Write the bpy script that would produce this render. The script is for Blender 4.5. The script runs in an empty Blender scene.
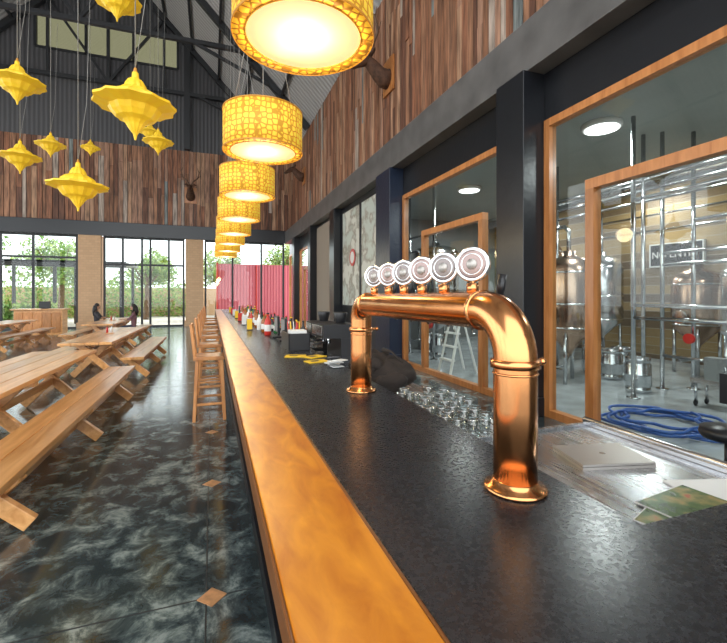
import bpy, bmesh, math, random
from mathutils import Vector, Matrix
random.seed(7)
scene=bpy.context.scene
# ------------------------------------------------------------------ materials
def new_mat(name):
    m=bpy.data.materials.new(name); m.use_nodes=True
    nt=m.node_tree; b=nt.nodes['Principled BSDF']
    return m,nt,b
def N(nt,t,**k):
    n=nt.nodes.new(t)
    for a,v in k.items(): setattr(n,a,v)
    return n
def simple(name,c,rough=.5,metal=0,emit=None,es=0,var=0.0,scale=8,bump=0.0,spec=None,coat=0,stretch=None,rvar=0):
    m,nt,b=new_mat(name)
    b.inputs['Base Color'].default_value=(*c,1); b.inputs['Roughness'].default_value=rough
    b.inputs['Metallic'].default_value=metal
    if coat: b.inputs['Coat Weight'].default_value=coat
    if spec is not None: b.inputs['Specular IOR Level'].default_value=spec
    if emit:
        b.inputs['Emission Color'].default_value=(*emit,1); b.inputs['Emission Strength'].default_value=es
    if var or bump or rvar:
        tc=N(nt,'ShaderNodeTexCoord'); no=N(nt,'ShaderNodeTexNoise'); no.inputs['Scale'].default_value=scale; no.inputs['Detail'].default_value=6
        if stretch:
            mp=N(nt,'ShaderNodeMapping'); mp.inputs['Scale'].default_value=stretch; nt.links.new(tc.outputs['Object'],mp.inputs['Vector']); nt.links.new(mp.outputs['Vector'],no.inputs['Vector'])
        else: nt.links.new(tc.outputs['Object'],no.inputs['Vector'])
        if var:
            r=N(nt,'ShaderNodeValToRGB'); e=r.color_ramp.elements
            e[0].position=.3; e[1].position=.7
            e[0].color=(*[max(0,x*(1-var)) for x in c],1); e[1].color=(*[min(1,x*(1+var)) for x in c],1)
            nt.links.new(no.outputs['Fac'],r.inputs['Fac']); nt.links.new(r.outputs['Color'],b.inputs['Base Color'])
        if rvar:
            mr=N(nt,'ShaderNodeMapRange'); mr.inputs['From Min'].default_value=.3; mr.inputs['From Max'].default_value=.7; mr.inputs['To Min'].default_value=max(0,rough-rvar); mr.inputs['To Max'].default_value=rough+rvar
            nt.links.new(no.outputs['Fac'],mr.inputs['Value']); nt.links.new(mr.outputs['Result'],b.inputs['Roughness'])
        if bump:
            bp=N(nt,'ShaderNodeBump'); bp.inputs['Strength'].default_value=bump; bp.inputs['Distance'].default_value=.02
            nt.links.new(no.outputs['Fac'],bp.inputs['Height']); nt.links.new(bp.outputs['Normal'],b.inputs['Normal'])
    return m
def wood(name,c1,c2,rough=.35,stretch=(1,12,12),scale=2.0,island=False,coat=.2,lo=.75,hi=1.15):
    m,nt,b=new_mat(name); L=nt.links.new
    tc=N(nt,'ShaderNodeTexCoord'); mp=N(nt,'ShaderNodeMapping'); mp.inputs['Scale'].default_value=stretch
    no=N(nt,'ShaderNodeTexNoise'); no.inputs['Scale'].default_value=scale; no.inputs['Detail'].default_value=8; no.inputs['Distortion'].default_value=.6
    L(tc.outputs['Object'],mp.inputs['Vector']); L(mp.outputs['Vector'],no.inputs['Vector'])
    r=N(nt,'ShaderNodeValToRGB'); r.color_ramp.elements[0].position=.3; r.color_ramp.elements[1].position=.7
    r.color_ramp.elements[0].color=(*c1,1); r.color_ramp.elements[1].color=(*c2,1)
    L(no.outputs['Fac'],r.inputs['Fac'])
    g=N(nt,'ShaderNodeNewGeometry'); mr=N(nt,'ShaderNodeMapRange'); mr.inputs['To Min'].default_value=lo; mr.inputs['To Max'].default_value=hi
    L(g.outputs['Random Per Island'],mr.inputs['Value'])
    mx=N(nt,'ShaderNodeVectorMath',operation='SCALE'); L(r.outputs['Color'],mx.inputs[0]); L(mr.outputs['Result'],mx.inputs['Scale'])
    L(mx.outputs['Vector'],b.inputs['Base Color'])
    b.inputs['Roughness'].default_value=rough; b.inputs['Coat Weight'].default_value=coat; b.inputs['Coat Roughness'].default_value=.2
    bp=N(nt,'ShaderNodeBump'); bp.inputs['Strength'].default_value=.15; bp.inputs['Distance'].default_value=.01
    L(no.outputs['Fac'],bp.inputs['Height']); L(bp.outputs['Normal'],b.inputs['Normal'])
    return m
def glassm(name,tint=(.94,.97,.96),base=.03,amp=.6):
    m=bpy.data.materials.new(name); m.use_nodes=True; nt=m.node_tree; nt.nodes.clear(); L=nt.links.new
    o=N(nt,'ShaderNodeOutputMaterial'); t=N(nt,'ShaderNodeBsdfTransparent'); t.inputs['Color'].default_value=(*tint,1)
    g=N(nt,'ShaderNodeBsdfGlossy'); g.inputs['Roughness'].default_value=.01
    f=N(nt,'ShaderNodeLayerWeight'); p=N(nt,'ShaderNodeMath',operation='POWER'); p.inputs[1].default_value=4.5
    L(f.outputs['Facing'],p.inputs[0]); q=N(nt,'ShaderNodeMath',operation='MULTIPLY_ADD'); q.inputs[1].default_value=amp; q.inputs[2].default_value=base; L(p.outputs[0],q.inputs[0])
    mx=N(nt,'ShaderNodeMixShader'); L(q.outputs[0],mx.inputs[0]); L(t.outputs[0],mx.inputs[1]); L(g.outputs[0],mx.inputs[2]); L(mx.outputs[0],o.inputs[0])
    return m
def slat_mat():
    m,nt,b=new_mat('reclaimed_slats'); L=nt.links.new
    g=N(nt,'ShaderNodeNewGeometry'); r=N(nt,'ShaderNodeValToRGB'); r.color_ramp.interpolation='CONSTANT'
    cols=[(0,(.21,.095,.05)),(.14,(.30,.145,.08)),(.28,(.13,.055,.032)),(.42,(.35,.20,.12)),(.55,(.25,.105,.055)),(.68,(.31,.17,.11)),(.84,(.17,.19,.185)),(.89,(.23,.095,.05)),(.96,(.36,.29,.24))]
    e=r.color_ramp.elements
    e[0].position=0; e[0].color=(*cols[0][1],1); e[1].position=cols[1][0]; e[1].color=(*cols[1][1],1)
    for p,c in cols[2:]:
        x=e.new(p); x.color=(*c,1)
    L(g.outputs['Random Per Island'],r.inputs['Fac'])
    tc=N(nt,'ShaderNodeTexCoord'); mp=N(nt,'ShaderNodeMapping'); mp.inputs['Scale'].default_value=(6,6,.6)
    no=N(nt,'ShaderNodeTexNoise'); no.inputs['Scale'].default_value=2.5; no.inputs['Detail'].default_value=8
    L(tc.outputs['Object'],mp.inputs['Vector']); L(mp.outputs['Vector'],no.inputs['Vector'])
    mr=N(nt,'ShaderNodeMapRange'); mr.inputs['From Min'].default_value=.3; mr.inputs['From Max'].default_value=.7; mr.inputs['To Min'].default_value=.45; mr.inputs['To Max'].default_value=1.6
    L(no.outputs['Fac'],mr.inputs['Value'])
    mx=N(nt,'ShaderNodeVectorMath',operation='SCALE'); L(r.outputs['Color'],mx.inputs[0]); L(mr.outputs['Result'],mx.inputs['Scale'])
    L(mx.outputs['Vector'],b.inputs['Base Color']); b.inputs['Roughness'].default_value=.65
    return m
def floor_mat():
    m,nt,b=new_mat('polished_stone'); L=nt.links.new
    tc=N(nt,'ShaderNodeTexCoord')
    n1=N(nt,'ShaderNodeTexNoise'); n1.inputs['Scale'].default_value=5.5; n1.inputs['Detail'].default_value=12; n1.inputs['Roughness'].default_value=.72; n1.inputs['Distortion'].default_value=.5
    n2=N(nt,'ShaderNodeTexNoise'); n2.inputs['Scale'].default_value=1.6; n2.inputs['Detail'].default_value=5
    L(tc.outputs['Object'],n1.inputs['Vector']); L(tc.outputs['Object'],n2.inputs['Vector'])
    r=N(nt,'ShaderNodeValToRGB'); e=r.color_ramp.elements
    e[0].position=.40; e[0].color=(.020,.029,.032,1); e[1].position=.64; e[1].color=(.26,.30,.285,1)
    x=e.new(.5); x.color=(.050,.068,.072,1); x=e.new(.56); x.color=(.12,.15,.145,1)
    ad=N(nt,'ShaderNodeMath',operation='MULTIPLY_ADD'); ad.inputs[1].default_value=.35; ad.inputs[2].default_value=-.175
    L(n2.outputs['Fac'],ad.inputs[0]); a2=N(nt,'ShaderNodeMath',operation='ADD'); L(n1.outputs['Fac'],a2.inputs[0]); L(ad.outputs[0],a2.inputs[1])
    L(a2.outputs[0],r.inputs['Fac']); L(r.outputs['Color'],b.inputs['Base Color'])
    mr=N(nt,'ShaderNodeMapRange'); mr.inputs['To Min'].default_value=.04; mr.inputs['To Max'].default_value=.26; L(n1.outputs['Fac'],mr.inputs['Value']); L(mr.outputs['Result'],b.inputs['Roughness'])
    bp=N(nt,'ShaderNodeBump'); bp.inputs['Strength'].default_value=.06; bp.inputs['Distance'].default_value=.01; L(n2.outputs['Fac'],bp.inputs['Height']); L(bp.outputs['Normal'],b.inputs['Normal'])
    b.inputs['Specular IOR Level'].default_value=.8
    return m
def brick(name,c1,c2,mort,scale,rot):
    m,nt,b=new_mat(name); L=nt.links.new
    tc=N(nt,'ShaderNodeTexCoord'); mp=N(nt,'ShaderNodeMapping'); mp.inputs['Rotation'].default_value=rot
    br=N(nt,'ShaderNodeTexBrick'); br.inputs['Scale'].default_value=scale
    br.inputs['Color1'].default_value=(*c1,1); br.inputs['Color2'].default_value=(*c2,1); br.inputs['Mortar'].default_value=(*mort,1)
    br.inputs['Mortar Size'].default_value=.02
    L(tc.outputs['Object'],mp.inputs['Vector']); L(mp.outputs['Vector'],br.inputs['Vector']); L(br.outputs['Color'],b.inputs['Base Color'])
    b.inputs['Roughness'].default_value=.85
    return m
def corr(name,c,c2,axis,scale,rough=.5):
    m,nt,b=new_mat(name); L=nt.links.new
    tc=N(nt,'ShaderNodeTexCoord'); w=N(nt,'ShaderNodeTexWave'); w.bands_direction=axis; w.inputs['Scale'].default_value=scale
    L(tc.outputs['Object'],w.inputs['Vector']); r=N(nt,'ShaderNodeValToRGB'); r.color_ramp.elements[0].color=(*c,1); r.color_ramp.elements[1].color=(*c2,1)
    L(w.outputs['Fac'],r.inputs['Fac']); L(r.outputs['Color'],b.inputs['Base Color']); b.inputs['Roughness'].default_value=rough
    bp=N(nt,'ShaderNodeBump'); bp.inputs['Strength'].default_value=.5; bp.inputs['Distance'].default_value=.05
    L(w.outputs['Fac'],bp.inputs['Height']); L(bp.outputs['Normal'],b.inputs['Normal'])
    return m
def lattice(name,ca,cb,ea,scale):
    m,nt,b=new_mat(name); L=nt.links.new
    tc=N(nt,'ShaderNodeTexCoord'); v=N(nt,'ShaderNodeTexVoronoi'); v.feature='DISTANCE_TO_EDGE'; v.inputs['Scale'].default_value=scale; v.inputs['Randomness'].default_value=.45
    L(tc.outputs['Object'],v.inputs['Vector']); r=N(nt,'ShaderNodeValToRGB'); r.color_ramp.elements[0].position=.08; r.color_ramp.elements[1].position=.15
    r.color_ramp.elements[0].color=(*ca,1); r.color_ramp.elements[1].color=(*cb,1)
    L(v.outputs['Distance'],r.inputs['Fac']); L(r.outputs['Color'],b.inputs['Base Color']); L(r.outputs['Color'],b.inputs['Emission Color'])
    b.inputs['Emission Strength'].default_value=ea; b.inputs['Roughness'].default_value=.6
    return m
M=dict(
 floor=floor_mat(),
 joint=simple('joint_dark',(.022,.026,.03),.4), tan=simple('tan_tile',(.55,.27,.12),.35,var=.25,scale=20),
 slats=slat_mat(),
 black=simple('black_paint',(.010,.011,.014),.28,bump=.1,scale=14),
 beam=simple('beam_paint',(.12,.115,.112),.35,var=.25,scale=2),
 navy=simple('navy_column',(.012,.02,.042),.3,bump=.3,scale=18),
 slab=simple('black_granite',(.018,.019,.022),.27,var=.3,scale=90,bump=.02,rvar=.04,spec=.4),
 strip=wood('lacquered_wood_strip',(.44,.12,.005),(.72,.27,.018),.34,(3,1.0,3),5.0,coat=.12,lo=1,hi=1),
 edge=simple('strip_edge',(.18,.06,.012),.35),
 bench=wood('orange_pine',(.62,.27,.075),(.88,.47,.18),.3,(10,1,10),1.6,coat=.3),
 stool=wood('stool_wood',(.50,.19,.05),(.70,.31,.10),.35,(8,8,2),1.6),
 frame=wood('frame_wood',(.40,.14,.035),(.60,.25,.08),.35,(8,8,1),1.6),
 copper=simple('copper',(.74,.33,.13),.2,1.0,var=.08,scale=6,rvar=.04),
 copperd=simple('copper_dark',(.55,.22,.08),.25,1.0),
 steel=simple('steel',(.58,.59,.60),.2,1.0,var=.08,scale=5),
 steelb=simple('steel_brushed',(.58,.59,.61),.26,1.0,var=.10,scale=3,stretch=(10,1,1),rvar=.07),
 chrome=simple('chrome',(.85,.86,.87),.08,1.0),
 tank=simple('tank_steel',(.48,.33,.24),.25,1.0),
 white=simple('white_paint',(.80,.80,.78),.5), grey=simple('grey',(.22,.23,.23),.5),
 bceil=simple('brew_ceiling',(.34,.39,.37),.5,var=.05,scale=2), bfloor=simple('brew_floor',(.34,.37,.38),.2,var=.25,scale=2),
 stone=brick('stone_brick',(.36,.25,.12),(.14,.10,.07),(.36,.31,.24),2.2,(math.pi/2,0,math.pi/2)),
 brickc=brick('tan_stone',(.64,.42,.25),(.58,.37,.22),(.54,.36,.22),2.0,(math.pi/2,0,0)),
 brickr=brick('red_brick',(.38,.17,.10),(.28,.12,.07),(.3,.25,.2),2.6,(math.pi/2,0,math.pi/2)),
 roof=corr('roof_sheet',(.30,.30,.31),(.46,.46,.47),'Y',1.2), gable=corr('gable_sheet',(.055,.057,.062),(.10,.10,.11),'X',1.6),
 red=corr('red_sheet',(.42,.06,.09),(.62,.14,.17),'X',1.5,.5),
 glass=glassm('window_glass'), cup=glassm('cup_glass',(.88,.92,.92),.12,.8), dglass=glassm('tinted_glass',(.30,.29,.22),.04,.5),  # dglass: gable window pane with a darker, duller tint
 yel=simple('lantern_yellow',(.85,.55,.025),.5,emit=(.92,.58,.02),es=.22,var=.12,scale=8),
 drum=lattice('drum_pattern',(.55,.27,.02),(1,.62,.06),.42,19), drumu=lattice('drum_under_pattern',(.40,.16,.01),(1,.56,.04),.5,20),
 diff=simple('drum_diffuser',(.9,.75,.45),.5,emit=(1,.76,.38),es=.85), bulb=simple('bulb',(1,1,1),.5,emit=(1,.95,.8),es=5),
 rim=simple('lamp_rim',(.55,.25,.03),.4,emit=(.8,.35,.03),es=.15),
 lampw=simple('ceiling_lamp_glow',(1,1,1),.5,emit=(1,1,1),es=3),
 wire=simple('wire',(.30,.29,.27),.5), steelblk=simple('truss_steel',(.022,.024,.028),.45),
 leaf=simple('leaf',(.16,.30,.05),.6,var=.5,scale=3), leafb=simple('leaf_light',(.36,.48,.12),.6,var=.4,scale=3),
 bark=simple('bark',(.20,.13,.08),.9,var=.3,scale=8,bump=.5), ground=simple('paving',(.50,.46,.40),.8,var=.2,scale=1.5),
 hose=simple('blue_hose',(.02,.08,.30),.3), skin=simple('skin',(.45,.25,.16),.5), hair=simple('hair',(.012,.009,.008),.45),
 shirt1=simple('shirt_dark',(.05,.05,.06),.8), shirt2=simple('shirt_mauve',(.20,.10,.12),.8), jeans=simple('jeans',(.05,.08,.15),.8),
 lip=simple('lips',(.35,.08,.07),.5), eyew=simple('eye',(.8,.8,.8),.2),
 plastic=simple('black_plastic',(.012,.012,.014),.35), cloth=simple('dark_cloth',(.022,.015,.012),.9,var=.4,scale=8,bump=.4),
 yellow=simple('yellow_paper',(.85,.55,.03),.6), paper=simple('paper',(.72,.72,.70),.6), redp=simple('red_plastic',(.55,.03,.02),.35),
 green=simple('green_glass',(.03,.18,.05),.15), amber=simple('amber_glass',(.30,.10,.02),.15), orange=simple('orange_plastic',(.8,.25,.03),.4),
 silver=simple('laptop_silver',(.42,.39,.36),.35,.6), badge=simple('badge_face',(.20,.16,.15),.15,.3,coat=.8), badge2=simple('badge_face_mauve',(.30,.20,.18),.15,.3,coat=.8),
 fur=simple('trophy_fur',(.08,.035,.018),.8,var=.4,scale=10), horn=simple('antler',(.13,.07,.04),.6),
)
def rampmat(name,sc,stops,rough=.5):
    m,nt,b=new_mat(name); L=nt.links.new
    tc=N(nt,'ShaderNodeTexCoord'); v=N(nt,'ShaderNodeTexNoise'); v.inputs['Scale'].default_value=sc; v.inputs['Detail'].default_value=8
    L(tc.outputs['Object'],v.inputs['Vector']); r=N(nt,'ShaderNodeValToRGB'); e=r.color_ramp.elements
    e[0].position=stops[0][0]; e[0].color=(*stops[0][1],1); e[1].position=stops[-1][0]; e[1].color=(*stops[-1][1],1)
    for p,c in stops[1:-1]:
        x=e.new(p); x.color=(*c,1)
    L(v.outputs['Fac'],r.inputs['Fac']); L(r.outputs['Color'],b.inputs['Base Color']); b.inputs['Roughness'].default_value=rough; return m
M['map']=rampmat('map_print',1.8,[(.42,(.50,.55,.50)),(.5,(.30,.27,.22)),(.56,(.62,.62,.56))])
M['cover']=rampmat('magazine_cover',9,[(.35,(.02,.045,.015)),(.5,(.08,.13,.04)),(.6,(.28,.22,.08)),(.68,(.45,.05,.04))],.25)
# ------------------------------------------------------------------ mesh builder
class MB:
    def __init__(s): s.bm=bmesh.new(); s.mats=[]
    def mi(s,mat):
        mat=M[mat]
        if mat not in s.mats: s.mats.append(mat)
        return s.mats.index(mat)
    def hexa(s,pts,mat):
        i=s.mi(mat); v=[s.bm.verts.new(p) for p in pts]
        for f in ((0,3,2,1),(4,5,6,7),(0,1,5,4),(1,2,6,5),(2,3,7,6),(3,0,4,7)):
            fc=s.bm.faces.new([v[k] for k in f]); fc.material_index=i
    def prism(s,poly,z0,z1,mat):
        i=s.mi(mat); a=[s.bm.verts.new((x,y,z0)) for x,y in poly]; c=[s.bm.verts.new((x,y,z1)) for x,y in poly]; n=len(poly)
        fs=[s.bm.faces.new(a[::-1]),s.bm.faces.new(c)]+[s.bm.faces.new([a[k],a[(k+1)%n],c[(k+1)%n],c[k]]) for k in range(n)]
        for f in fs: f.material_index=i
    def box(s,x0,x1,y0,y1,z0,z1,mat,rz=0,c=None):
        p=[Vector(q) for q in ((x0,y0,z0),(x1,y0,z0),(x1,y1,z0),(x0,y1,z0),(x0,y0,z1),(x1,y0,z1),(x1,y1,z1),(x0,y1,z1))]
        if rz:
            cc=Vector(c) if c else Vector(((x0+x1)/2,(y0+y1)/2,0)); R=Matrix.Rotation(rz,3,'Z')
            p=[R@(q-cc)+cc for q in p]
        s.hexa(p,mat)
    def beam(s,p0,p1,w,t,mat,up=(0,0,1)):
        p0=Vector(p0);p1=Vector(p1);d=(p1-p0).normalized();u=Vector(up)
        a=d.cross(u)
        if a.length<1e-4: a=d.cross(Vector((1,0,0)))
        a.normalize(); b=a.cross(d).normalized(); a=a*w/2;b=b*t/2
        s.hexa([p0-a-b,p0+a-b,p1+a-b,p1-a-b,p0-a+b,p0+a+b,p1+a+b,p1-a+b],mat)
    def tube(s,pts,r,mat,seg=12,caps=True,closed=False):
        i=s.mi(mat); pts=[Vector(p) for p in pts]; n=len(pts)
        rr=r if isinstance(r,(list,tuple)) else [r]*n
        rings=[]; prev=None
        for k,p in enumerate(pts):
            if k==0: d=pts[1]-p
            elif k==n-1: d=p-pts[k-1]
            else: d=(pts[k+1]-pts[k-1])
            d.normalize()
            if prev is None:
                a=d.cross(Vector((0,0,1)))
                if a.length<1e-3: a=d.cross(Vector((1,0,0)))
            else:
                a=prev-d*prev.dot(d)
            a.normalize(); prev=a; b=d.cross(a)
            rings.append([s.bm.verts.new(p+(a*math.cos(t)+b*math.sin(t))*max(rr[k],1e-4)) for t in [2*math.pi*j/seg for j in range(seg)]])
        for k in range(n-1):
            for j in range(seg):
                f=s.bm.faces.new([rings[k][j],rings[k][(j+1)%seg],rings[k+1][(j+1)%seg],rings[k+1][j]]); f.material_index=i; f.smooth=True
        if caps:
            f=s.bm.faces.new(rings[0][::-1]); f.material_index=i
            f=s.bm.faces.new(rings[-1]); f.material_index=i
    def cyl(s,p0,p1,r,mat,seg=16,r1=None): s.tube([p0,p1],[r,r if r1 is None else r1],mat,seg)
    def lathe(s,prof,c,mat,seg=32,smooth=True,mtx=None,pleat=0,caps=True,loop=False):
        i=s.mi(mat); c=Vector(c); mtx=mtx or Matrix.Identity(3); rings=[]
        for r,z in prof:
            ring=[]
            for j in range(seg):
                t=2*math.pi*j/seg; q=max(r,1e-4)*(1-(pleat if j%2 else 0))
                ring.append(s.bm.verts.new(c+mtx@Vector((q*math.cos(t),q*math.sin(t),z))))
            rings.append(ring)
        m=len(rings)
        for k in range(m if loop else m-1):
            for j in range(seg):
                A,B=rings[k],rings[(k+1)%m]
                f=s.bm.faces.new([A[j],A[(j+1)%seg],B[(j+1)%seg],B[j]]); f.material_index=i; f.smooth=smooth
        if caps and not loop:
            for ring,rv in ((rings[0],True),(rings[-1],False)):
                f=s.bm.faces.new(ring[::-1] if rv else ring); f.material_index=i
    def ell(s,c,r,mat,seg=16,rings=10,mtx=None):
        prof=[(math.sin(math.pi*k/rings),-math.cos(math.pi*k/rings)) for k in range(rings+1)]
        S=Matrix.Diagonal(Vector(r)); 
        s.lathe(prof,c,mat,seg,True,(mtx@S) if mtx else S)
    def obj(s,name,bevel=0,recalc=True,xf=None):
        if recalc: bmesh.ops.recalc_face_normals(s.bm,faces=s.bm.faces)
        me=bpy.data.meshes.new(name); s.bm.to_mesh(me); s.bm.free()
        if xf: me.transform(xf)
        for m in s.mats: me.materials.append(m)
        o=bpy.data.objects.new(name,me); scene.collection.objects.link(o)
        if bevel:
            md=o.modifiers.new('bevel','BEVEL'); md.width=bevel; md.segments=2; md.limit_method='ANGLE'; md.angle_limit=math.radians(50)
        return o
XW=4.34; YB=25.0; XL=-14.34; RX=-5.0; ZE=9.6; ZR=19.3
# ------------------------------------------------------------------ shell
b=MB(); b.box(XL,XW+.16,-4,YB+.3,-.2,0,'floor')
b.box(-.034,-.026,-4,YB,0,.0012,'joint')
for k in range(9):
    y=-.52+2.968*k
    b.box(XL,.29,y-.004,y+.004,0,.001,'joint')
for x in (-3,-6,-9): b.box(x-.004,x+.004,-4,YB,0,.001,'joint')
for k in range(15):
    y=.962+1.484*k
    b.box(-.055,.055,y-.055,y+.055,0,.003,'tan',rz=math.pi/4)
    if k%2: b.box(-3.055,-2.945,y-.055,y+.055,0,.003,'tan',rz=math.pi/4)
b.obj('floor')
b=MB(); b.box(XW+.16,11.3,-4,14.8,-.2,0,'bfloor'); b.obj('floor_brewery')
b=MB(); b.box(-60,60,-30,90,-.5,-.21,'ground'); b.obj('ground_outside')
# right wall
b=MB()
b.box(XW,XW+.16,-4,YB,4.08,ZE,'black')
b.box(XW,XW+.16,10.1,18.5,0,4.08,'black')
b.box(XW-.02,XW,14.8,18.0,.0,4.6,'brickr')
b.obj('wall_right')
b=MB(); 
y=-4.0
while y<YB-.05:
    w=.12+random.random()*.09
    zs=[5.42,5.42+random.uniform(.8,3.6),ZE]
    for a,c in zip(zs,zs[1:]):
        dx=random.uniform(.03,.055)
        b.box(XW-dx,XW,y,min(y+w-.012,YB),a,c-.008,'slats')
    y+=w
b.obj('wall_cladding_right')
b=MB(); b.box(XW-.30,XW-.001,-4,YB-.02,4.72,5.42,'beam'); b.obj('trim_beam_right',bevel=.01)
# back wall
b=MB(); b.box(XL,XW,YB,YB+.2,4.8,ZE,'black'); b.obj('wall_back')
b=MB(); x=XL
while x<XW-.08:
    w=.15+random.random()*.12; zs=[5.5,5.5+random.uniform(1,3.4),ZE]
    for a,c in zip(zs,zs[1:]):
        b.box(x,min(x+w-.025,XW-.06),YB-random.uniform(.03,.055),YB,a,c-.01,'slats')
    x+=w
b.obj('wall_cladding_back')
b=MB(); b.box(XL,XW-.31,YB-.25,YB-.001,4.75,5.45,'black'); b.obj('trim_beam_back')
# gable
b=MB()
def gable_piece(b,x0,x1,z0a,z0b,z1a,z1b):
    y0,y1=YB,YB+.15
    b.hexa([(x0,y0,z0a),(x1,y0,z0b),(x1,y1,z0b),(x0,y1,z0a),(x0,y0,z1a),(x1,y0,z1b),(x1,y1,z1b),(x0,y1,z1a)],'gable')
def zr(x): return ZR-(ZR-ZE)*abs(x-RX)/(XW-RX)
wx0,wx1,wz0,wz1=-8.2,-1.75,14.0,15.65
gable_piece(b,XL,wx0,ZE,ZE,ZE+.01,zr(wx0)); gable_piece(b,wx1,XW,ZE,ZE,zr(wx1),ZE+.01)
gable_piece(b,wx0,wx1,ZE,ZE,wz0,wz0)
gable_piece(b,wx0,RX,wz1,wz1,zr(wx0),ZR); gable_piece(b,RX,wx1,wz1,wz1,ZR,zr(wx1))
b.obj('wall_gable_back')
b=MB()
for x in (wx0,wx0+2.15,wx0+4.3,wx1): b.box(x-.06,x+.06,YB-.05,YB+.1,wz0,wz1,'steelblk')
for z in (wz0,wz1): b.box(wx0,wx1,YB-.05,YB+.1,z-.06,z+.06,'steelblk')
b.box(wx0,wx1,YB+.02,YB+.03,wz0,wz1,'dglass'); b.obj('window_1')
# roof
b=MB()
for (xa,za,xb,zb) in ((RX,ZR,XW+.4,ZE-.34),(XL-.4,ZE-.34,RX,ZR)):
    b.hexa([(xa,-4,za),(xb,-4,zb),(xb,YB+.5,zb),(xa,YB+.5,za),(xa,-4,za+.12),(xb,-4,zb+.12),(xb,YB+.5,zb+.12),(xa,YB+.5,za+.12)],'roof')
b.obj('ceiling')
b=MB()
def T(p,q,w=.12): b.beam(p,q,w,w,'steelblk')
for y in (3,8.5,14,19.5,24.7):
    T((XW-.1,y,ZE-.05),(RX,y,ZR-.15),.26); T((XL+.1,y,ZE-.05),(RX,y,ZR-.15),.26)
    zt=12.6; xr=RX+(XW-RX)*(ZR-zt)/(ZR-ZE)-.1; xl=2*RX-xr
    T((xl,y,zt),(xr,y,zt),.18)
    T((RX,y,zt),(RX,y,ZR-.2),.14)
    for sgn in (1,-1):
        xm=RX+sgn*2.6; T((xm,y,zr(xm)-.2),(RX,y,zt),.12); T((xm,y,zr(xm)-.2),(xm,y,zt),.12)
        xe=RX+sgn*7.6; T((xe,y,zr(xe)-.2),(xm+sgn*1.6,y,zt),.12)
b.box(-1.42,-1.12,24.6,24.85,9.6,15.2,'steelblk')
for k in range(1,7):
    for sgn in (1,-1):
        x=RX+sgn*(XW-RX)*k/7; z=zr(x)-.14
        b.beam((x,-4,z),(x,YB,z),.10,.14,'steelblk')
b.obj('roof_truss')
# columns
for i,(y0,y1,x0,mt) in enumerate(((4.62,5.2,3.97,'black'),(9.2,10.1,3.98,'navy'),(14.2,14.8,4.02,'black'),(18.0,18.5,4.02,'black'),(21.8,22.3,4.02,'black'))):
    b=MB(); b.box(x0,XW-.001,y0,y1,0,4.72,mt); b.box(x0-.03,XW-.001,y0-.03,y1+.03,0,.25,mt); b.obj('wall_column',bevel=.008)
# glazing right
def bay(idx,y0,y1,doors):
    b=MB(); X0,X1=XW-.04,XW+.08
    b.box(X0,X1,y1-.1,y1,0,4.06,'frame'); b.box(X0,X1,y0,y0+.1,0,4.06,'frame'); b.box(X0,X1,y0+.1,y1-.1,3.96,4.06,'frame'); b.box(X0,X1,y0+.1,y1-.1,0,.1,'frame')
    for (a,c) in doors:
        b.box(X0,X1,a,a+.12,.1,2.95,'frame'); b.box(X0,X1,c-.12,c,.1,2.95,'frame'); b.box(X0,X1,a,c,2.95,3.07,'frame')
        b.cyl((X0-.05,a+.22,1.0),(X0-.05,a+.22,1.4),.012,'chrome',8); b.cyl((X0-.05,a+.22,1.0),(X0+.02,a+.22,1.0),.008,'chrome',8); b.cyl((X0-.05,a+.22,1.4),(X0+.02,a+.22,1.4),.008,'chrome',8)
    b.box(XW+.02,XW+.03,y0+.1,y1-.1,.1,3.96,'glass')
    return b.obj('window_%d'%idx)
bay(2,-3.9,4.6,[(1.0,3.92)])
bay(3,5.22,9.18,[(6.0,8.2)])
bay(4,18.52,21.78,[(19.3,20.8)])
bay(5,22.32,24.9,[])
for k,(a,c) in enumerate(((10.25,12.1),(12.25,14.05))):
    b=MB(); b.box(XW-.04,XW-.005,a,c,1.35,4.5,'map')
    for (p,q,r,s_) in ((a,c,1.3,1.35),(a,c,4.5,4.55),(a-.05,a,1.3,4.55),(c,c+.05,1.3,4.55)): b.box(XW-.06,XW-.002,p,q,r,s_,'steelblk')
    b.obj('wall_map_poster')
b=MB(); b.tube([(XW-.075,12.9,2.9),(XW-.06,12.9,2.9)],.28,'redp',24); b.tube([(XW-.08,12.9,2.9),(XW-.075,12.9,2.9)],.19,'paper',24); b.obj('round_sign')
# brewery room
b=MB(); b.box(11,11.2,-4,14.8,0,4.8,'stone'); b.obj('wall_brewery_far')
b=MB(); b.box(XW+.16,11,14.5,14.7,0,4.8,'grey'); b.obj('wall_brewery_end')
b=MB(); b.box(XW+.17,11,-4,-3.8,0,4.8,'grey'); b.obj('wall_brewery_near')
b=MB(); b.box(XW+.16,11.2,-4,14.8,4.6,4.75,'bceil'); b.obj('ceiling_brewery')
def brewlamp(x,y):
    b=MB(); b.lathe([(.30,0),(.32,.05),(.32,.08)],(x,y,4.52),'white',24); b.lathe([(.27,-.012),(.27,0)],(x,y,4.52),'lampw',24); b.obj('ceiling_lamp')
    l=bpy.data.lights.new('brew_light','AREA'); l.shape='DISK'; l.size=.5; l.energy=95; l.color=(.95,1,1)
    o=bpy.data.objects.new('brewery_light',l); o.location=(x,y,4.44); scene.collection.objects.link(o)
for p in ((6.3,5.4),(10.2,7.5),(6.6,9.8),(7.0,1.8),(9.3,11.5)): brewlamp(*p)
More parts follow.
